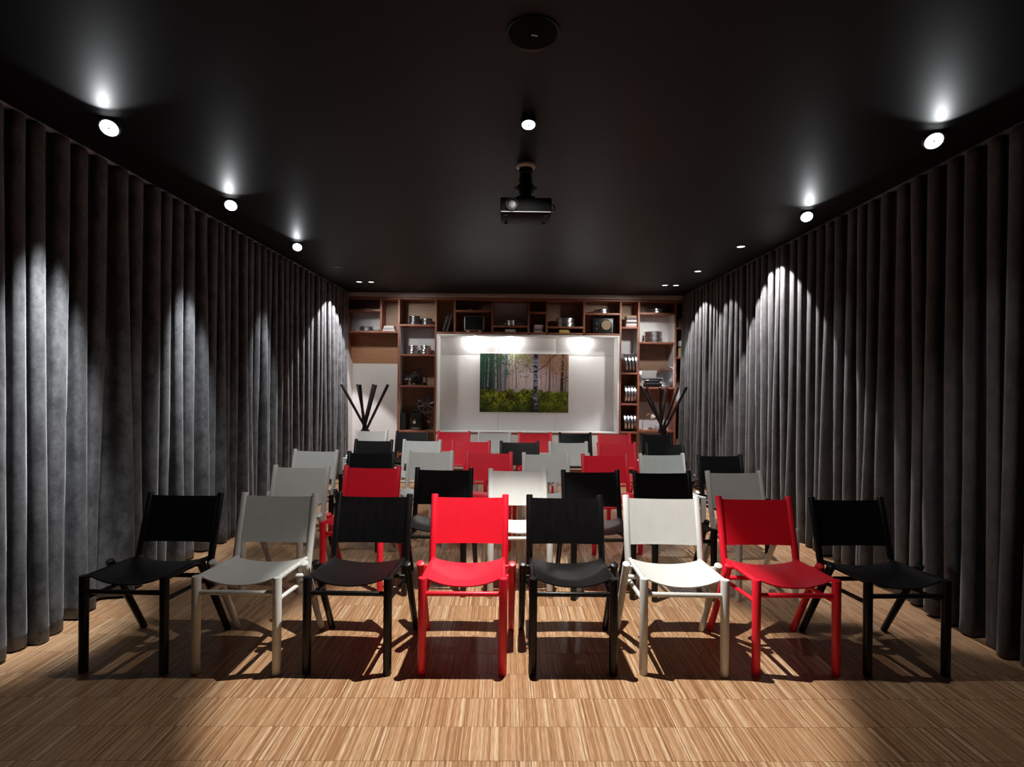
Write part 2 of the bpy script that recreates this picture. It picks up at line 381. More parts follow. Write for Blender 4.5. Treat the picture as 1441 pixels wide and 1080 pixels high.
# ------------------------------------------------------------ ceiling lamps
def lamp(x, y, kind, label, tilt=None, r=.041):
    root = empty('ceiling_lamp', (x, y, CEIL), 0, label, 'ceiling lamp', 'lamps in the black ceiling')
    if kind == 'tilt':
        ax = Vector(tilt).normalized(); c = Vector((0, 0, -.040))
        MB().lathe([(r, 0), (r + .006, .004), (r + .006, -.03), (r * .7, -.045), (0, -.045)], c - ax * 0, ax, 28).build('lamp_housing', M['plastic'], root)
        b = MB().lathe([(0, .001), (r, .001), (r, -.004), (0, -.004)], c, ax, 28); b.build('lamp_disc', M['lamp'], root)
        MB().lathe([(0, .006), (.004, .005), (.005, .001), (0, .001)], c, ax, 12).build('hub', M['alu_dark'], root)
    else:
        m = {'flat': M['lamp_dim'], 'off': M['lamp_off']}[kind]
        MB().lathe([(r + .018, 0), (r + .016, -.006), (r, -.006), (r - .004, 0)], (0, 0, 0), (0, 0, 1), 28, closed=True).build('trim_ring', M['plastic'], root)
        MB().lathe([(0, -.004), (r - .006, -.004), (r - .006, 0), (0, 0)], (0, 0, 0), (0, 0, 1), 28).build('lamp_disc', m, root)
        MB().lathe([(0, -.007), (.006, -.007), (.007, -.004), (0, -.004)], (0, 0, 0), (0, 0, 1), 12).build('hub', M['alu_dark'], root)
    return root
for i, (x, y) in enumerate(LAMP_L):
    lamp(x, y, 'tilt', ('nearest', 'second nearest', 'third nearest')[i] + ' glowing round lamp over the left curtain', (.25, -.75, -.8))
for i, (x, y) in enumerate(LAMP_R):
    lamp(x, y, 'tilt', ('nearest', 'second nearest')[i] + ' glowing round lamp over the right curtain', (-.25, -.75, -.8))
lamp(.10, 2.66, 'tilt', 'bright lamp in the middle of the ceiling in front of the projector', (0, -.25, -.97), .033)
lamp(2.26, 5.07, 'flat', 'soft flush lamp in the right ceiling, nearer of the single pair')
lamp(2.25, 6.19, 'flat', 'soft flush lamp in the right ceiling, farther of the single pair')
lamp(-1.98, 6.17, 'off', 'unlit round lamp in the left ceiling')
lamp(-1.99, 7.09, 'flat', 'left lamp of the twin lamps in the far left of the ceiling')
lamp(-1.83, 7.09, 'flat', 'right lamp of the twin lamps in the far left of the ceiling')
lamp(2.13, 7.08, 'flat', 'left lamp of the twin lamps in the far right of the ceiling')
lamp(2.28, 7.08, 'flat', 'starry right lamp of the twin lamps in the far right of the ceiling')
# ceiling loudspeaker
s = PZ(750, 47, CEIL)
root = empty('ceiling_speaker', (s.x, s.y, CEIL), 0, 'large round black loudspeaker flush in the ceiling nearest the viewer', 'loudspeaker')
MB().lathe([(.092, 0), (.105, -.008), (.108, 0)], (0, 0, 0), (0, 0, 1), 40, closed=True).build('rim', M['plastic'], root)
MB().lathe([(0, -.005), (.093, -.003), (.093, 0), (0, 0)], (0, 0, 0), (0, 0, 1), 40).build('grille', mat('speaker_grille', (.002, .002, .002), .8, spec=.1), root)
MB().box(-.006, .018, -.003, .003, -.0075, -.004, M4=Matrix.Rotation(.3, 4, 'Z')).build('badge', M['alu'], root)

# ------------------------------------------------------------ projector
pj = Vector((P(740, 240, 3.25).x, 3.25, CEIL))
root = empty('ceiling_projector', pj, 0, 'black projector hanging from the ceiling on a jointed bracket', 'projector')
MB().lathe([(0, 0), (.058, 0), (.060, -.012), (.050, -.022), (.036, -.022), (0, -.020)], (0, 0, 0), (0, 0, 1), 32).build('ceiling_plate', M['ring'], root)
MB().lathe([(0, -.02), (.042, -.02), (.043, -.05), (.036, -.055), (.036, -.075), (.041, -.08), (.041, -.11), (.03, -.12), (0, -.12)], (0, 0, 0), (0, 0, 1), 28).build('mount_column', M['plastic'], root)
b = MB().lathe([(0, -.115), (.040, -.118), (.058, -.135), (.058, -.15), (.03, -.195), (.018, -.205), (0, -.205)], (0, 0, 0), (0, 0, 1), 20)
j = b.build('pivot_joint', M['plastic'], root)
b = MB()
for sx in (-1, 1): b.tube((sx * .052, -.01, -.142), (sx * .070, -.012, -.142), .008, seg=10)
b.build('joint_screw', M['chrome'], j)
b = MB().box(-.055, .055, -.05, .06, -.222, -.206, .003)
for sx in (-1, 1): b.tube((sx * .02, -.02, -.208), (sx * .035, -.04, -.235), .008, seg=10); 
b.build('bracket_plate', M['plastic'], root)
bx = MB().box(-.155, .155, -.10, .14, -.325, -.232, .010); body = bx.build('projector_body', mat('matt_black_shell', (.003, .003, .003), .6, spec=.08), root)
lx = -.085
MB().lathe([(.030, 0), (.037, .002), (.037, .014), (.031, .014)], (lx, -.100, -.278), (0, -1, 0), 30, closed=True).build('lens_ring', mat('dull_ring', (.02, .02, .02), .6, spec=.1), body)
MB().lathe([(0, .005), (.018, .008), (.031, .004), (.031, 0), (0, 0)], (lx, -.100, -.278), (0, -1, 0), 30).build('lens', M['plastic'], body)
MB().box(-.15, .15, -.103, -.098, -.321, -.318).build('trim_line', M['greybook'], body)
b = MB()
for (x, y) in ((-.12, -.07), (.12, -.07), (-.12, .11), (.12, .11)): b.lathe([(0, -.334), (.009, -.334), (.011, -.324), (0, -.324)], (x, y, 0), (0, 0, 1), 12)
b.build('foot', M['plastic'], body)
MB().path([(.15, -.04, -.265), (.170, -.045, -.262), (.178, -.045, -.275), (.176, -.045, -.295), (.155, -.04, -.297)], .005, 8).build('cable_loop', M['chrome'], root)

# ------------------------------------------------------------ shelving wall
DEP = .30; T = .028
unit = empty('shelving_unit', (0, SHY, 0), 0, 'reddish brown wooden shelving wall with open cells across the end wall', 'shelving')
X = lambda px, py=440: P(px, py, SHY).x
Z = lambda py, px=720: P(px, py, SHY).z
ZR = lambda px, py: P(px, py, SHY).z
def board(name, x0, x1, z0, z1, m='oak', y0=0.0, y1=DEP, bev=.0015):
    return MB().box(x0, x1, y0, y1, z0, z1, bev).build(name, M[m], unit)
xL, xEnd = X(487), X(990)
zTop = Z(421.5); zMidT = Z(467.5)
board('cornice', xL - .1, xEnd + .1, zTop + .02, CEIL - .002, 'cornice', -.004, DEP)
board('shelf_board', xL, xEnd, zTop - T / 2, zTop + T / 2)
def upright(px, pyb=None, z0=0.0):
    x = X(px); zb = z0 if pyb is None else ZR(px, pyb)
    return board('upright', x - T / 2, x + T / 2, zb, zTop - T / 2)
for px in (561.5, 613.5, 873.5, 899.3, 951): upright(px)
for px in (536, 640, 693, 744, 769.5, 822): upright(px, 469)
board('upright', xL - T, xL, 0, zTop)
def shelf(px0, px1, py, m='oak', t=T, y0=0.0):
    x0, x1 = X(px0) + T / 2, X(px1) - T / 2; z = ZR((px0 + px1) / 2, py)
    board('shelf_board', x0, x1, z - t / 2, z + t / 2, m, y0); return z + t / 2
zz = {}
zz['A0'] = shelf(486, 536, 436.5); zz['A'] = shelf(486, 536, 467, y0=.001); zz['B'] = shelf(536, 561.5, 467.4, y0=.001)
zz['C'] = shelf(561.5, 613.5, 458); zz['D'] = shelf(561.5, 613.5, 500); zz['E'] = shelf(561.5, 613.5, 544); zz['F'] = shelf(561.5, 613.5, 607.5)
zz['G'] = shelf(613.5, 640, 468.5); zz['H0'] = shelf(640, 693, 437.8); zz['H'] = shelf(640, 693, 468.8)
zz['I'] = shelf(693, 744, 459.5); zz['I1'] = shelf(693, 744, 469)
zz['J0'] = shelf(744, 769.5, 440); zz['J'] = shelf(744, 769.5, 469.5)
zz['K'] = shelf(769.5, 822, 461); zz['K1'] = shelf(769.5, 822, 470)
zz['L0'] = shelf(822, 873.5, 442); zz['L'] = shelf(822, 873.5, 470.8)
zz['M'] = shelf(873.5, 899.3, 461.5); zz['M2'] = shelf(873.5, 899.3, 526); zz['M3'] = shelf(873.5, 899.3, 569.5); zz['M4'] = shelf(873.5, 899.3, 609.5)
zz['N'] = shelf(899.3, 951, 441.5); zz['N2'] = shelf(899.3, 951, 483); zz['N3'] = shelf(899.3, 951, 546.5)
zz['O'] = shelf(951, 990, 462.5); zz['O2'] = shelf(951, 990, 504); zz['O3'] = shelf(951, 990, 567)
zF = shelf(561.5, 613.5, 640); 
# backs of the cells: each its own panel
def backp(px0, px1, pyt, pyb, m):
    x0, x1 = X(px0) , X(px1); za, zb = ZR((px0 + px1) / 2, pyt), (0 if pyb is None else ZR((px0 + px1) / 2, pyb))
    board('back_panel', x0, x1, zb, za, m, DEP - .012, DEP, 0)
for a in ((486, 536, 421, 436, 'oak_back'), (486, 536, 436, 467, 'grey_lam'), (536, 561.5, 421, 467, 'oak_back'), (561.5, 613.5, 421, 458, 'oak_back'),
          (561.5, 613.5, 458, 500, 'grey_lam'), (561.5, 613.5, 500, 544, 'oak_back'), (561.5, 613.5, 544, None, 'oak_back'), (613.5, 640, 421, 468, 'oak_back'),
          (640, 693, 421, 437, 'oak_back'), (640, 693, 437, 468, 'oak_back'), (693, 744, 421, 469, 'grey_lam'), (744, 769.5, 421, 440, 'oak_back'), (744, 769.5, 440, 469, 'oak_back'),
          (769.5, 822, 421, 470, 'oak_back'), (822, 873.5, 421, 442, 'oak_back'), (822, 873.5, 442, 470, 'oak_back'), (873.5, 899.3, 421, 461, 'oak_back'),
          (873.5, 899.3, 461, 526, 'grey_lam'), (873.5, 899.3, 526, None, 'oak_back'), (899.3, 951, 421, 441, 'oak_back'), (899.3, 951, 441, 483, 'laminate'),
          (899.3, 951, 483, 521, 'oak_back'), (899.3, 951, 521, 546, 'laminate'), (899.3, 951, 546, 567, 'niche_wood'), (899.3, 951, 567, None, 'grey_lam'),
          (951, 990, 421, 504, 'oak_back'), (951, 990, 504, 545, 'oak_back'), (951, 990, 545, 567, 'laminate'), (951, 990, 567, None, 'oak_back'),
          (486, 561.5, 467, 511, 'niche_wood'), (486, 561.5, 511, None, 'laminate')): backp(*a)
# pale side linings seen inside some cells
def lining(px, side, pyt, pyb, m):
    x = X(px) + side * T / 2; a, b = ZR(px, pyt), ZR(px, pyb)
    board('side_lining', min(x, x + side * .006), max(x, x + side * .006), b + T / 2, a - T / 2, m, .012, DEP - .013, 0)
lining(561.5, 1, 458, 500, 'grey_lam'); lining(561.5, 1, 500, 544, 'grey_lam'); lining(561.5, 1, 544, 607.5, 'grey_lam')
lining(899.3, -1, 461.5, 526, 'grey_lam'); lining(951, -1, 441.5, 483, 'laminate'); lining(951, -1, 483, 546.5, 'grey_lam')
# slanted pale side panel of the left niche
b = MB(); x = xL + .012; za, zb = 1.90, ZR(500, 511)
vs = [b.bm.verts.new(v) for dx in (0, .012) for v in ((x + dx, .0, .0), (x + dx, DEP - .014, .0), (x + dx, DEP - .014, zb), (x + dx, .0, za))]
for q in ((0, 1, 2, 3), (7, 6, 5, 4), (0, 4, 5, 1), (1, 5, 6, 2), (2, 6, 7, 3), (3, 7, 4, 0)): b.bm.faces.new([vs[i] for i in q])
b.build('niche_side_panel', M['laminate'], unit)
# the white recess with the picture
rx0, rx1 = X(613.5) + T / 2, X(873.5) - T / 2; rz1 = Z(469.8) - T / 2; rz0 = Z(609.2)
board('shelf_board', rx0, rx1, rz0 - T, rz0 - .002)
board('recess_lining', rx0, rx0 + .024, rz0, rz1, 'panel'); board('recess_lining', rx1 - .024, rx1, rz0, rz1, 'panel')
board('recess_lining', rx0 + .024, rx1 - .024, rz1 - .026, rz1, 'panel'); board('recess_lining', rx0 + .024, rx1 - .024, rz0, rz0 + .012, 'panel')
xs = [rx0 + .024, P(701, 540, SHY + DEP).x, P(782, 540, SHY + DEP).x, rx1 - .024]; zs_ = [rz0 + .012, ZR(720, 499), rz1 - .026]
for i in range(3):
    for k in range(2):
        g = .0012
        board('wall_panel', xs[i] + g, xs[i + 1] - g, zs_[k] + g, zs_[k + 1] - g, 'panel', DEP - .018, DEP, .001)
# low cupboards below the recess
nd = 6
for i in range(nd):
    w = (rx1 - rx0) / nd; a = rx0 + i * w
    d = board('cupboard_door', a + .002, a + w - .002, .08, rz0 - T - .003, 'laminate', .0, .02)
    MB().tube((a + w - .05, -.02, .50), (a + w - .05, -.02, .40), .004, seg=8).build('handle', M['alu_dark'], d)
board('plinth', rx0, rx1, 0, .078, 'oak', .03, DEP)

# recessed spotlights over the picture
for i, (px, lit) in enumerate(((667.5, 1), (717.4, 1), (768, 0), (818.8, 1))):
    p = P(px, 472, SHY + .12); zc = rz1 - .026
    o = empty('recess_spotlight', (p.x, SHY + .17, zc), 0, ['small lit spotlight above the blank white panel left of the picture', 'small lit spotlight right above the forest picture', 'unlit small spotlight above the right part of the picture', 'small lit spotlight above the white panel right of the picture'][i], 'spotlight', 'spotlights in the white recess')
    MB().lathe([(.026, 0), (.026, -.004), (.019, -.004), (.019, 0)], (0, 0, 0), (0, 0, 1), 20, closed=True).build('trim_ring', M['chrome'], o)
    MB().lathe([(0, -.002), (.019, -.002), (.019, 0), (0, 0)], (0, 0, 0), (0, 0, 1), 20).build('lamp_disc', M['lamp'] if lit else M['lamp_off'], o)
    if lit:
        pl = bpy.data.lights.new('recess_glow', 'POINT'); pl.energy = 4.5; pl.shadow_soft_size = .02; pl.color = (1, .98, .95)
        po = bpy.data.objects.new('recess_glow', pl); COL.objects.link(po); po.location = (p.x, SHY + .17, zc - .035)

# ------------------------------------------------------------ forest print
def forest(nx, nz):
    rng = np.random.default_rng(5)
    u = np.linspace(0, 1, nx)[None, :].repeat(nz, 0); v = np.linspace(0, 1, nz)[:, None].repeat(nx, 1)   # v up
    def noise(sx, sy, seed):
        r = np.random.default_rng(seed); g = r.random((sy + 2, sx + 2))
        fx, fy = u * sx, v * sy; ix, iy = np.minimum(fx.astype(int), sx), np.minimum(fy.astype(int), sy); tx, ty = fx - ix, fy - iy
        tx = tx * tx * (3 - 2 * tx); ty = ty * ty * (3 - 2 * ty)
        return (g[iy, ix] * (1 - tx) + g[iy, ix + 1] * tx) * (1 - ty) + (g[iy + 1, ix] * (1 - tx) + g[iy + 1, ix + 1] * tx) * ty
    mix = lambda a, b, t: a * (1 - t[..., None]) + np.array(b) * t[..., None]
    C = np.zeros((nz, nx, 3)) + np.array((.34, .26, .25))
    haze = np.exp(-((u - .55) / .33) ** 2 - ((v - .56) / .24) ** 2); C = mix(C, (.72, .62, .64), np.clip(haze * 1.2, 0, 1))
    C = mix(C, (.02, .05, .045), np.clip((.34 - u) * 4.2, 0, .95))
    C = mix(C, (.40, .22, .12), np.clip((u - .62) * 2.0, 0, .5) * np.clip((v - .4) * 2, 0, 1))
    C = mix(C, (.85, .90, .84), np.clip(1 - np.abs(u - .36) / .13, 0, 1) * np.clip((v - .6) * 2.6, 0, 1))
    # far trunks
    for (x, w, c, vb) in [(.03, .006, (.10, .16, .15), .42), (.06, .005, (.16, .24, .23), .42), (.095, .007, (.25, .34, .34), .43), (.13, .005, (.06, .09, .08), .4), (.175, .012, (.30, .35, .38), .40), (.195, .006, (.05, .06, .06), .40),
                          (.235, .005, (.07, .08, .06), .4), (.27, .009, (.33, .36, .42), .38), (.292, .013, (.20, .22, .27), .36), (.33, .004, (.36, .30, .20), .42), (.36, .004, (.40, .32, .24), .44), (.405, .006, (.30, .22, .20), .40), (.44, .003, (.5, .42, .38), .44),
                          (.525, .004, (.48, .36, .34), .42), (.70, .004, (.42, .28, .26), .42), (.745, .004, (.34, .2, .18), .40), (.782, .010, (.26, .15, .13), .32), (.82, .005, (.34, .22, .20), .42), (.86, .005, (.40, .3, .28), .42), (.93, .017, (.05, .035, .03), .28), (.965, .005, (.14, .08, .06), .35)]:
        xx = x + .006 * np.sin(v * 5 + x * 30); t = np.clip(1.5 - np.abs(u - xx) / w, 0, 1) * (v > vb)
        bark = .75 + .5 * noise(nx // 3, nz // 2, int(x * 1000)); C = C * (1 - t[..., None]) + (np.array(c)[None, None] * bark[..., None]) * t[..., None]
    # foliage above
    fo = noise(24, 16, 1) * .35 + noise(90, 60, 2) * .65
    left = np.clip((.36 - u) * 6, 0, 1); t = np.clip((fo - .50 + (v - .72) * .45 + .10 * left) * 6, 0, 1) * np.clip((v - .45) * 5, 0, 1)
    fc = np.where((u < .33)[..., None], np.array((.05, .12, .06)), np.where((u < .6)[..., None], np.array((.26, .27, .10)), np.array((.34, .19, .08))))
    fc = fc * (.5 + 1.1 * noise(110, 70, 3))[..., None]; C = C * (1 - .85 * t[..., None]) + fc * (.85 * t[..., None])
    # undergrowth
    hgt = .40 + .07 * (noise(14, 1, 7)[0][None, :] - .5) + .05 * (noise(60, 1, 8)[0][None, :] - .5) - .03 * np.abs(u - .5)
    t = np.clip((hgt - v) * 30, 0, 1)
    g = noise(26, 14, 9) * .30 + noise(110, 40, 10) * .30 + noise(230, 60, 12) * .40
    low = np.clip((.42 - v) / .42, 0, 1)
    gc = np.zeros_like(C) + np.array((.045, .08, .012)); gc = mix(gc, (.34, .38, .045), np.clip((g - .40) * 3.4 * (1.05 - .45 * low), 0, 1)); gc = mix(gc, (.48, .48, .10), np.clip((g - .58) * 4, 0, 1) * (1 - low))
    gc = mix(gc, (.05, .03, .015), np.clip(1.4 - np.hypot((u - .35) / .06, (v - .26) / .06), 0, .8))
    gc = mix(gc, (.012, .03, .01), np.clip((.16 - u) * 3, 0, .5) + np.clip(.13 - v, 0, .12) * 4)
    C = C * (1 - t[..., None]) + gc * t[..., None]
    # shadow foot and main birch
    sh = np.clip(1.4 - np.hypot((u - (.60 + (v - .1) * .15)) / .075, (v - .06) / .20), 0, 1); C = mix(C, (.015, .03, .012), sh * .85)
    wt = .029 + .012 * np.clip(.35 - v, 0, 1) * 2.2; xx = .628 - .010 * (v < .5) * (.5 - v); t = np.clip(1.6 - np.abs(u - xx) / wt * 1.35, 0, 1) * (v > .0)
    bark = noise(16, 48, 21) * .5 + noise(60, 70, 22) * .5; bc = np.zeros_like(C) + np.array((.28, .34, .46)); bc = mix(bc, (.02, .02, .03), np.clip((bark - .50) * 7 + .55 * (v > .9) + .9 * (u < xx - .012) * (v < .55), 0, 1))
    bc = bc * (1 - .85 * np.clip((.20 - v) * 6, 0, 1))[..., None]; C = C * (1 - t[..., None]) + bc * t[..., None]
    def line(pts, w, c):
        nonlocal C
        for (x0, y0), (x1, y1) in zip(pts, pts[1:]):
            dx, dy = x1 - x0, (y1 - y0) * .67; px, py = u - x0, (v - y0) * .67
            k = np.clip((px * dx + py * dy) / (dx * dx + dy * dy), 0, 1); d = np.hypot(px - k * dx, py - k * dy)
            C = mix(C, c, np.clip(1.6 - d / w, 0, 1))
    line([(.635, .70), (.70, .77), (.76, .83), (.80, .93), (.86, 1.0)], .004, (.06, .03, .025))
    line([(.615, .68), (.57, .70), (.555, .76), (.52, .79)], .003, (.16, .08, .06)); line([(.57, .70), (.56, .67)], .002, (.18, .1, .08))
    line([(.93, .55), (.97, .60), (1.0, .61)], .004, (.10, .05, .04)); line([(.94, .5), (.99, .56)], .003, (.12, .06, .05))
    return np.clip(C, 0, 1) ** 1.15 * .95
pa, pb = P(675.6, 497.5, SHY + DEP - .03), P(799.6, 581.2, SHY + DEP - .03)
pic = empty('forest_picture', ((pa.x + pb.x) / 2, SHY + DEP - .0185, pb.z), 0, 'landscape photograph of a misty birch forest over green undergrowth on the white wall', 'picture')
w_, h_ = pb.x - pa.x, pa.z - pb.z
MB().box(-w_ / 2, w_ / 2, -.016, 0, 0, h_).build('picture_board', M['laminate'], pic)
nx, nz = 300, 190; C = forest(nx, nz)
me = bpy.data.meshes.new('print'); gx, gz = np.meshgrid(np.linspace(-w_ / 2, w_ / 2, nx), np.linspace(0, h_, nz))
co = np.stack([gx.ravel(), np.full(nx * nz, -.0165), gz.ravel()], 1); idx = np.arange(nx * nz).reshape(nz, nx)
fc = np.stack([idx[:-1, :-1].ravel(), idx[:-1, 1:].ravel(), idx[1:, 1:].ravel(), idx[1:, :-1].ravel()], 1)
me.from_pydata(co.tolist(), [], fc.tolist())
ca = me.color_attributes.new('print', 'FLOAT_COLOR', 'POINT'); ca.data.foreach_set('color', np.concatenate([C.reshape(-1, 3), np.ones((nx * nz, 1))], 1).astype(np.float32).ravel())
pmm = mat('forest_print', (.3, .3, .2), .3); at = N(pmm, 'ShaderNodeAttribute', attribute_name='print'); L(pmm, at.outputs['Color'], pmm.node_tree.nodes['Principled BSDF'].inputs['Base Color'])
me.materials.append(pmm); o = bpy.data.objects.new('print', me); COL.objects.link(o); o.parent = pic

# ------------------------------------------------------------ things on the shelves
can_mesh = {}
def can_obj(r, h, m='alu'):
    key = (round(r, 3), round(h, 3), m)
    if key not in can_mesh:
        o = MB().lathe([(0, 0), (r * .985, 0), (r, h * .10), (r * .955, h * .16), (r * .955, h * .5), (r, h * .56), (r, h * .84), (r * .96, h * .97), (r * .93, h * .97), (r * .90, h * .9), (r * .35, h * .9), (r * .3, h * .97), (0, h * .97)], seg=32).build('film_can', M[m])
        can_mesh[key] = o.data; return o
    o = bpy.data.objects.new('film_can', can_mesh[key]); COL.objects.link(o); return o
def stack(px, zb, n, r, h, where, dy=.15, m='alu', jit=.006):
    x = P(px, 500, SHY + dy).x
    for k in range(n):
        o = can_obj(r, h, m); o.location = (x + random.uniform(-jit, jit), SHY + dy + random.uniform(-jit, jit), zb + .0005 + k * (h + .0004)); o.rotation_euler = (0, 0, random.uniform(0, 6))
        pos = 'single' if n == 1 else 'bottom' if k == 0 else 'top' if k == n - 1 else ORD[k + 1] + ' from bottom'
        if n == 1: lab = f'flat silver film can {where}'
        else: lab = f'silver film can, {pos} of stack {where}'
        tag(o, lab, 'film can', 'film cans lying on the shelves')
stack(516.5, zz['A0'], 1, .12, .022, 'in the low topmost left cell', .16, 'alu_dark')
stack(515, zz['A'], 3, .10, .024, 'in the pale cell at the upper left', .14)
stack(501.5, zz['A'], 1, .07, .02, 'left of the stack in the pale upper left cell', .12)
stack(530, zz['A'], 1, .06, .02, 'right of the stack in the pale upper left cell', .10)
stack(583, zz['C'], 4, .085, .034, 'left, in the dark left cell', .13, 'alu_dark')
stack(600, zz['C'], 3, .085, .034, 'right, in the dark left cell', .15, 'alu_dark')
stack(581, zz['D'], 4, .078, .034, 'left, above the film camera', .14)
stack(599, zz['D'], 4, .078, .034, 'right, above the film camera', .15)
stack(708, zz['I'], 2, .065, .028, 'left, in the cell right of television', .13)
stack(719, zz['I'], 3, .065, .028, 'middle, in the cell right of television', .07)
stack(732, zz['I'], 2, .065, .028, 'right, in the cell right of television', .14)
stack(795, zz['K'], 4, .145, .033, 'in the cell left of the radio', .15)
stack(846, zz['L0'], 2, .12, .033, 'above the radio', .15)
stack(923, zz['N'], 2, .13, .033, 'in the low topmost right cell', .15)
stack(919, zz['N2'], 5, .135, .033, 'in the white cell at the upper right', .15)
def uprights(px0, n, zb, where, r=.145, lean=.12, gap=4.6):
    for k in range(n):
        o = can_obj(r, .036); x = P(px0 + k * gap, 540, SHY + .15).x
        th = R(90) + lean
        zc = zb + r * math.sin(R(90)) * 1.0 + .002
        o.rotation_euler = (0, th, 0); o.location = (x - lean * r * 0, SHY + .16, zc)
        pos = 'leftmost' if k == 0 else 'rightmost' if k == n - 1 else ORD[k + 1] + ' from left'
        tag(o, f'film can on edge, {pos} {where}', 'film can', 'film cans standing on edge in the narrow column')
uprights(877.5, 4, zz['M2'] + .004, 'in upper cell of narrow column', lean=-.16)
uprights(877.6, 5, zz['M3'], 'in middle cell of narrow column', r=.14, lean=-.03, gap=4.1)
uprights(877, 4, zz['M4'] + .003, 'in lowest cell of narrow column', r=.135, lean=-.10)

def book(x, y, z, w, d, h, m, label, rot=(0, 0, 0), group='books on the shelves', pivot=None):
    root = empty('book', (x, y, z), 0, label, 'book', group); root.rotation_euler = rot
    c = .0022
    b = MB().box(-w / 2, w / 2, -d / 2, d / 2, 0, c); b.box(-w / 2, w / 2, -d / 2, d / 2, h - c, h); b.box(-w / 2, w / 2, -d / 2, -d / 2 + c, c, h - c)
    b.build('cover', M[m], root)
    MB().box(-w / 2 + .003, w / 2 - .003, -d / 2 + c, d / 2 - .004, c, h - c).build('pages', M['paper'], root)
    return root
def pile(px, zb, specs, where):
    z = zb; x = P(px, 470, SHY + .12).x
    for k, (w, h, m, cn) in enumerate(specs):
        pos = 'bottom' if k == 0 else 'top' if k == len(specs) - 1 else ORD[k + 1] + ' from bottom'
        book(x + random.uniform(-.008, .008), SHY + .11, z + .0004, w, .15, h, m, f'{cn} book, {pos} of flat pile {where}', (0, 0, random.uniform(-.08, .08))); z += h + .0006
pile(549.5, zz['B'], [(.19, .022, 'paper', 'white'), (.17, .028, 'greybook', 'grey'), (.15, .03, 'paper', 'pale')], 'in the narrow upper left cell')
pile(718.5, zz['I1'], [(.17, .02, 'pinkbook', 'pinkish'), (.15, .022, 'paper', 'pale')], 'under the pink grey cell')
pile(758, zz['J'], [(.14, .03, 'pinkbook', 'pink'), (.15, .03, 'bluebook', 'dark blue'), (.14, .028, 'pinkbook', 'pinkish'), (.14, .03, 'paper', 'pale')], 'in the small square cell')
pile(793, zz['K1'], [(.16, .03, 'goldbook', 'gold'), (.14, .018, 'goldbook', 'yellow gold')], 'left of the radio')
pile(886.5, zz['M'], [(.16, .026, 'pinkbook', 'pale pink'), (.16, .026, 'paper', 'white'), (.15, .026, 'darkbook', 'black'), (.15, .028, 'paper', 'cream'), (.15, .03, 'darkbook', 'dark'), (.15, .035, 'brownbook', 'brown')], 'topping the narrow column')
for i, (px, m, cn, hh) in enumerate(((622, 'darkbook', 'left black', .235), (627.5, 'darkbook', 'right black', .275))):
    p = P(px, 466, SHY + .12)
    book(p.x + .02, SHY + .12, zz['G'] + .012, .022, .17, hh, m, f'{cn} slim book leaning in the narrow cell beside the television', (0, .28, 0))
for i, (px, m, cn, hh) in enumerate(((955.0, 'orangebook', 'orange', .15), (958.5, 'pinkbook', 'pink', .12), (962, 'greenbook', 'green', .16))):
    p = P(px, 466, SHY + .12); book(p.x, SHY + .12, zz['O'], .028, .14, hh, m, f'{cn} upright book in the upper cell beside the right curtain')
for i, (px, m, cn, hh) in enumerate(((955.5, 'goldbook', 'yellow', .14), (960, 'darkbook', 'black', .15), (964, 'goldbook', 'gold', .15))):
    p = P(px, 500, SHY + .12); book(p.x, SHY + .12, zz['O2'], .030, .14, hh, m, f'{cn} upright book under the white box beside the right curtain')
o = MB().box(-.06, .06, -.07, .07, 0, .085, .003).build('paper_box', M['paper'], loc=(P(960, 490, SHY + .12).x, SHY + .12, zz['O2'] + .162)); tag(o, 'white box lying on upright books beside the right curtain', 'box')
# slim tin on the tilted cans
# television
tv = empty('television', (P(667.5, 460, SHY + .13).x, SHY + .13, zz['H']), 0, 'old portable television with dark screen and pale shell in the top shelf', 'television')
b = MB().box(-.15, .15, -.10, .12, .022, .245, .026); b.build('shell', M['cream'], tv)
MB().box(-.135, .135, -.108, -.09, .036, .238, .008).build('bezel', M['gloss'], tv)
MB().lathe([(0, .012), (.06, .010), (.11, .002), (.122, -.004)], (0, -.108, .138), (0, -1, 0), 4).build('screen', M['glass'], tv)
sc_ = [o for o in tv.children if o.name.startswith('screen')][0]
bmx = bmesh.new(); bmesh.ops.create_grid(bmx, x_segments=12, y_segments=10, size=.5)
for v in bmx.verts:
    x, y = v.co.x * 2, v.co.y * 2; v.co = Vector((x * .118 * (1 - .06 * y * y), -.109 - .012 * (1 - x * x) * (1 - y * y), .140 + y * .085 * (1 - .06 * x * x)))
for f in bmx.faces: f.smooth = True
bmx.to_mesh(sc_.data); bmx.free()
b = MB()
for sx in (-1, 1): b.box(sx * .09 - .02, sx * .09 + .02, -.08, .10, 0, .024)
b.build('foot', M['cream'], tv)
b = MB()
for k in range(2): b.lathe([(0, .012), (.008, .011), (.009, 0)], (.118, -.108, .075 - k * .025), (0, -1, 0), 12)
b.build('knob', M['chrome'], tv)
MB().path([(.10, .0, .245), (.125, -.02, .262)], .003, 8).build('antenna', M['chrome'], tv)
# small camera above the television
o = empty('small_camera', (P(666, 434, SHY + .14).x, SHY + .14, zz['H0']), 0, 'small dark reddish box camera above the old television', 'camera')
MB().box(-.05, .05, -.03, .03, 0, .05, .006).build('camera_body', mat('dark_red_leather', (.10, .03, .03), .4), o)
MB().box(-.02, .02, -.02, .02, .05, .066, .004).build('viewfinder', M['plastic'], o)
MB().lathe([(0, .03), (.014, .03), (.02, .02), (.02, 0)], (0, -.03, .026), (0, -1, 0), 16).build('lens', M['gloss'], o)
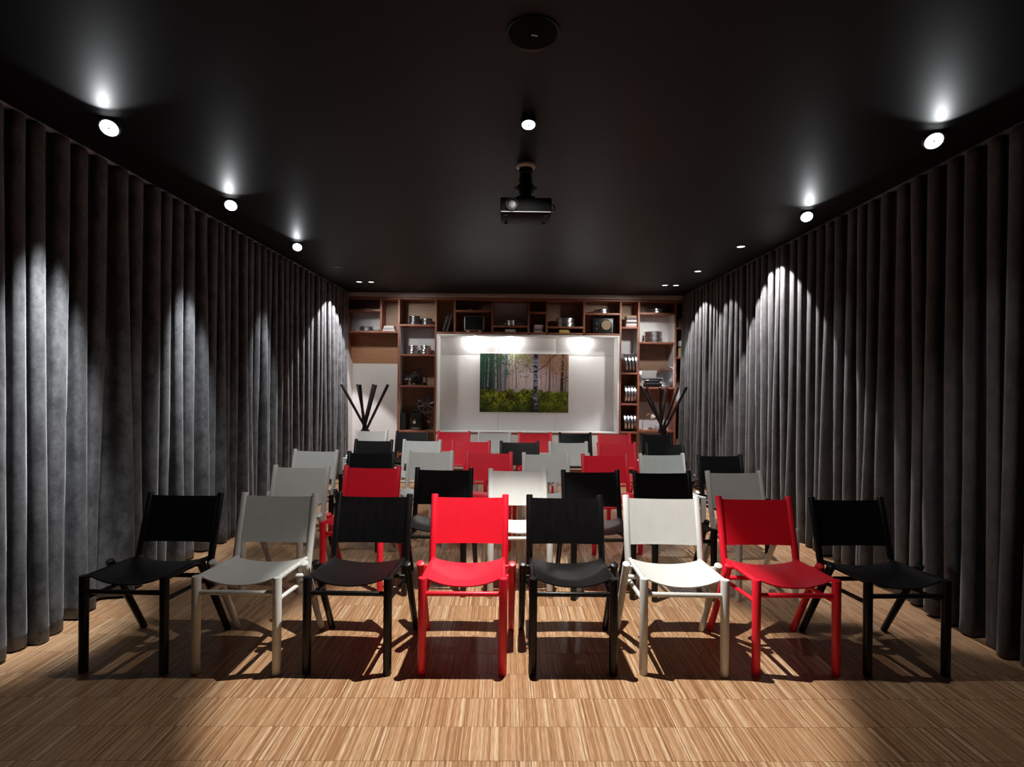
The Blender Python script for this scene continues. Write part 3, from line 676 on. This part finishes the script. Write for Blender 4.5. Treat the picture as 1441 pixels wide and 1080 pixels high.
# radio
rd = empty('radio', (P(847, 460, SHY + .14).x, SHY + .14, zz['L']), 0, 'black box radio with a round tan speaker in the top shelf', 'radio')
MB().box(-.155, .155, -.10, .10, .002, .235, .008).build('housing', M['plastic'], rd)
MB().lathe([(0, .004), (.068, .006), (.075, 0)], (.045, -.10, .13), (0, -1, 0), 32).build('speaker_cone', M['speaker'], rd)
MB().lathe([(.075, 0), (.075, .008), (.082, .006), (.082, 0)], (.045, -.10, .13), (0, -1, 0), 32, closed=True).build('speaker_ring', M['gloss'], rd)
MB().box(.135, .141, -.106, -.10, .02, .20).build('dial_strip', M['alu'], rd)
b = MB()
for k in range(2): b.lathe([(0, .014), (.012, .013), (.014, 0)], (-.10, -.10, .07 + k * .08), (0, -1, 0), 14)
b.build('knob', M['alu_dark'], rd)
# film camera on the shelf
fc_ = empty('film_camera', (P(585, 530, SHY + .14).x, SHY + .14, zz['E']), 0, 'black old film camera with a side crank on the middle left shelf', 'camera')
MB().box(-.07, .09, -.05, .05, .03, .17, .008).build('camera_body', M['plastic'], fc_)
MB().lathe([(0, .05), (.026, .05), (.03, .03), (.042, .025), (.042, 0)], (0, -.05, .10), (0, -1, 0), 20).build('lens', M['gloss'], fc_)
b = MB().lathe([(.05, -.01), (.056, -.01), (.056, .01), (.05, .01)], (-.115, -.01, .095), (0, -1, 0), 24, closed=True)
for k in range(4): a = k * math.pi / 4; b.tube((-.115 - .052 * math.cos(a), -.01, .095 - .052 * math.sin(a)), (-.115 + .052 * math.cos(a), -.01, .095 + .052 * math.sin(a)), .004, seg=6)
b.tube((-.115, -.01, .095), (-.06, -.01, .095), .007, seg=8); b.build('wheel', M['alu_dark'], fc_)
MB().path([(-.06, 0, .17), (-.03, 0, .195), (.05, 0, .185), (.06, 0, .17)], .005, 8).build('handle', M['plastic'], fc_)
MB().tube((.062, 0, .17), (.062, 0, .262), .008, seg=10).lathe([(0, 0), (.013, .004), (.013, .02), (0, .024)], (.062, 0, .245), (0, 0, 1), 12).build('crank', M['plastic'], fc_)
b = MB().box(-.08, .10, -.045, .045, 0, .012, .002)
for sx in (-.06, .08): b.tube((sx, 0, .01), (sx, 0, .035), .012, seg=10)
b.box(.095, .112, -.02, .02, .0, .13, .003); b.build('stand', M['alu_dark'], fc_)
# projector with box and reel
fp = empty('film_projector', (P(586, 590, SHY + .15).x, SHY + .15, zz['F']), 0, 'black antique film projector with a large spoked reel on the lower left shelf', 'film projector')
MB().box(-.07, .10, -.09, .09, .0, .26, .01).build('housing', M['plastic'], fp)
MB().box(-.085, .115, -.10, .10, .0, .05, .006).build('base', M['plastic'], fp)
MB().path([(-.05, 0, .26), (-.045, 0, .295), (.03, 0, .295), (.035, 0, .26)], .008, 8).build('handle', M['plastic'], fp)
MB().box(-.036, .004, -.094, -.089, .10, .138).build('nameplate', M['paper'], fp)
MB().box(-.03, .0, -.094, -.089, .148, .160).build('label_strip', M['brass'], fp)
b = MB()
for k in range(5): b.box(-.055 + k * .026, -.038 + k * .026, -.106, -.10, .016, .036, .002)
b.build('switch', M['alu'], fp)
MB().lathe([(0, .05), (.02, .05), (.024, 0)], (.07, -.09, .19), (0, -1, 0), 18).build('lens', M['gloss'], fp)
MB().path([(.05, 0, .25), (.12, .0, .30), (.155, .0, .385)], .009, 8).build('reel_arm', M['plastic'], fp)
b = MB(); rc = (.150, -.025, .385)
b.lathe([(.118, -.006), (.140, -.006), (.140, .006), (.118, .006)], rc, (0, -1, 0), 36, closed=True)
b.lathe([(0, .008), (.035, .008), (.035, -.008), (0, -.008)], rc, (0, -1, 0), 24)
for k in range(8):
    a = k * math.pi / 4 + .3; b.tube((rc[0] + .03 * math.cos(a), rc[1], rc[2] + .03 * math.sin(a)), (rc[0] + .122 * math.cos(a), rc[1], rc[2] + .122 * math.sin(a)), .007, .011, seg=8)
b.build('reel', M['alu_dark'], fp)
bx = empty('black_case', (P(569.5, 590, SHY + .15).x, SHY + .15, zz['F']), 0, 'slim black upright case left of the antique film projector', 'case')
MB().box(-.05, .035, -.09, .09, 0, .255, .006).build('case_body', M['plastic'], bx)
MB().path([(-.008, -.03, .255), (-.008, -.03, .272), (-.008, .03, .272), (-.008, .03, .255)], .004, 8).build('handle', M['alu_dark'], bx)
# typewriter, platter
tw = empty('typewriter', (P(918, 540, SHY + .13).x, SHY + .13, zz['N3']), 0, 'black typewriter on the middle right shelf before a white panel', 'typewriter')
MB().box(-.125, .125, -.09, .08, .0, .06, .012).build('frame', M['plastic'], tw)
MB().box(-.115, .115, -.02, .08, .055, .10, .01).build('type_cover', M['gloss'], tw)
MB().tube((-.15, .03, .122), (.15, .03, .122), .017, seg=18).build('platen', M['plastic'], tw)
b = MB()
for sx in (-1, 1): b.tube((sx * .15, .03, .122), (sx * .165, .03, .122), .022, seg=16)
b.build('knob', M['alu_dark'], tw)
for r__ in range(4):
    for c__ in range(10):
        MB().lathe([(0, .008), (.007, .007), (.008, 0), (0, 0)], (-.095 + c__ * .021 + r__ * .004, -.105 + r__ * .022, .052 + r__ * .006), (0, -.2, 1), 8).build('key', M['cream'] if 0 else M['alu_dark'], tw) if r__ < 2 else None
MB().tube((-.10, .0, .103), (.10, .0, .103), .004, seg=8).build('paper_bar', M['chrome'], tw)
pt = empty('metal_platter', (P(938, 530, SHY + .12).x, SHY + .12, zz['N3']), 0, 'round polished metal platter standing on edge beside the typewriter', 'platter')
pt.rotation_euler = (0, 0, R(-38))
b = MB().lathe([(0, .0), (.14, .0), (.158, .010), (.162, .022), (.155, .024), (.14, .012), (.03, .012), (.0, .014)], (0, 0, .163), (0, -1, .06), 40).build('dish', M['alu'], pt)
o = can_obj(.15, .03); o.rotation_euler = (0, R(90), 0); o.location = (X(899.3) + T / 2 + .004, SHY + .14, zz['N3'] + .152); tag(o, 'silver film can on edge at the left end beside the typewriter', 'film can')
# desk lamp in the right niche, on a low pale table
dl = empty('desk_lamp', (P(905, 607, SHY + .15).x, SHY + .15, .68), 0, 'small bent desk lamp with a pale shade in the right niche', 'desk lamp')
nb = board('shelf_board', X(899.3) + T / 2, X(951) - T / 2, .652, .68)
MB().lathe([(0, 0), (.05, 0), (.05, .012), (.02, .018), (0, .018)], (.03, 0, 0), seg=20).build('base', M['cream'], dl)
pts = [(.0, 0, .012), (-.01, 0, .08), (.0, 0, .15), (.03, 0, .20), (.07, 0, .235), (.11, 0, .245)]
MB().path(pts, .0045, 8).build('arm', M['brass'], dl)
MB().lathe([(.012, .05), (.026, .045), (.045, 0), (.042, 0), (.024, .042), (.010, .046)], (.15, 0, .185), (-.35, 0, 1), 22, closed=True).build('lamp_shade', M['cream'], dl)
bo = MB().lathe([(0, 0), (.035, 0), (.038, .05), (.036, .075), (.02, .095), (.015, .115), (0, .115)], seg=18).build('glass_jar', M['greybook'], loc=(P(923, 606, SHY + .10).x + .02, SHY + .10, .6805)); tag(bo, 'small pale grey jar beside the bent desk lamp', 'jar')

# ------------------------------------------------------------ pole stands
def pole_stand(tops, waist, d, label):
    w = P(*waist, d); root = empty('pole_stand', (w.x, d, 0), 0, label, 'pole stand', 'crossed pole stands')
    n = len(tops)
    for i, (px, py) in enumerate(tops):
        dy = .30 * math.sin(math.pi * 2 * (i * .37)) 
        t = P(px, py, d + dy * .6); t = Vector((t.x - w.x, dy * .6, t.z))
        a = i * 2 * math.pi / n; c = Vector((.03 * math.cos(a), .03 * math.sin(a), w.z))
        k = w.z / (t.z - w.z); e = c + (c - t) * k; e = Vector((max(-.30, min(.30, e.x)), e.y, .0)) 
        e = c + (c - t) * (c.z / (t.z - c.z)) * 1.0; s_ = .62; e = Vector((e.x * s_, e.y * s_, .008))
        b = MB().tube(c, t, .0165, .020, 12); b.tube(e, c + (t - c) * .02, .0185, .0165, 12)
        b.build('pole', M['pole'], root)
    MB().lathe([(.052, -.02), (.058, -.02), (.058, .02), (.052, .02)], (0, 0, w.z), (0, 0, 1), 24, closed=True).build('band', M['plastic'], root)
pole_stand([(480.4, 541), (503.0, 541), (506.5, 541), (525.5, 541), (529, 542), (546, 541.5)], (513.7, 607), 7.1, 'stand of crossed black poles in front of the left niche')
pole_stand([(901, 543.5), (910.5, 545), (929, 545), (938, 545), (954.6, 545), (966, 545)], (932, 607), 7.1, 'stand of crossed black poles in front of the right shelves')
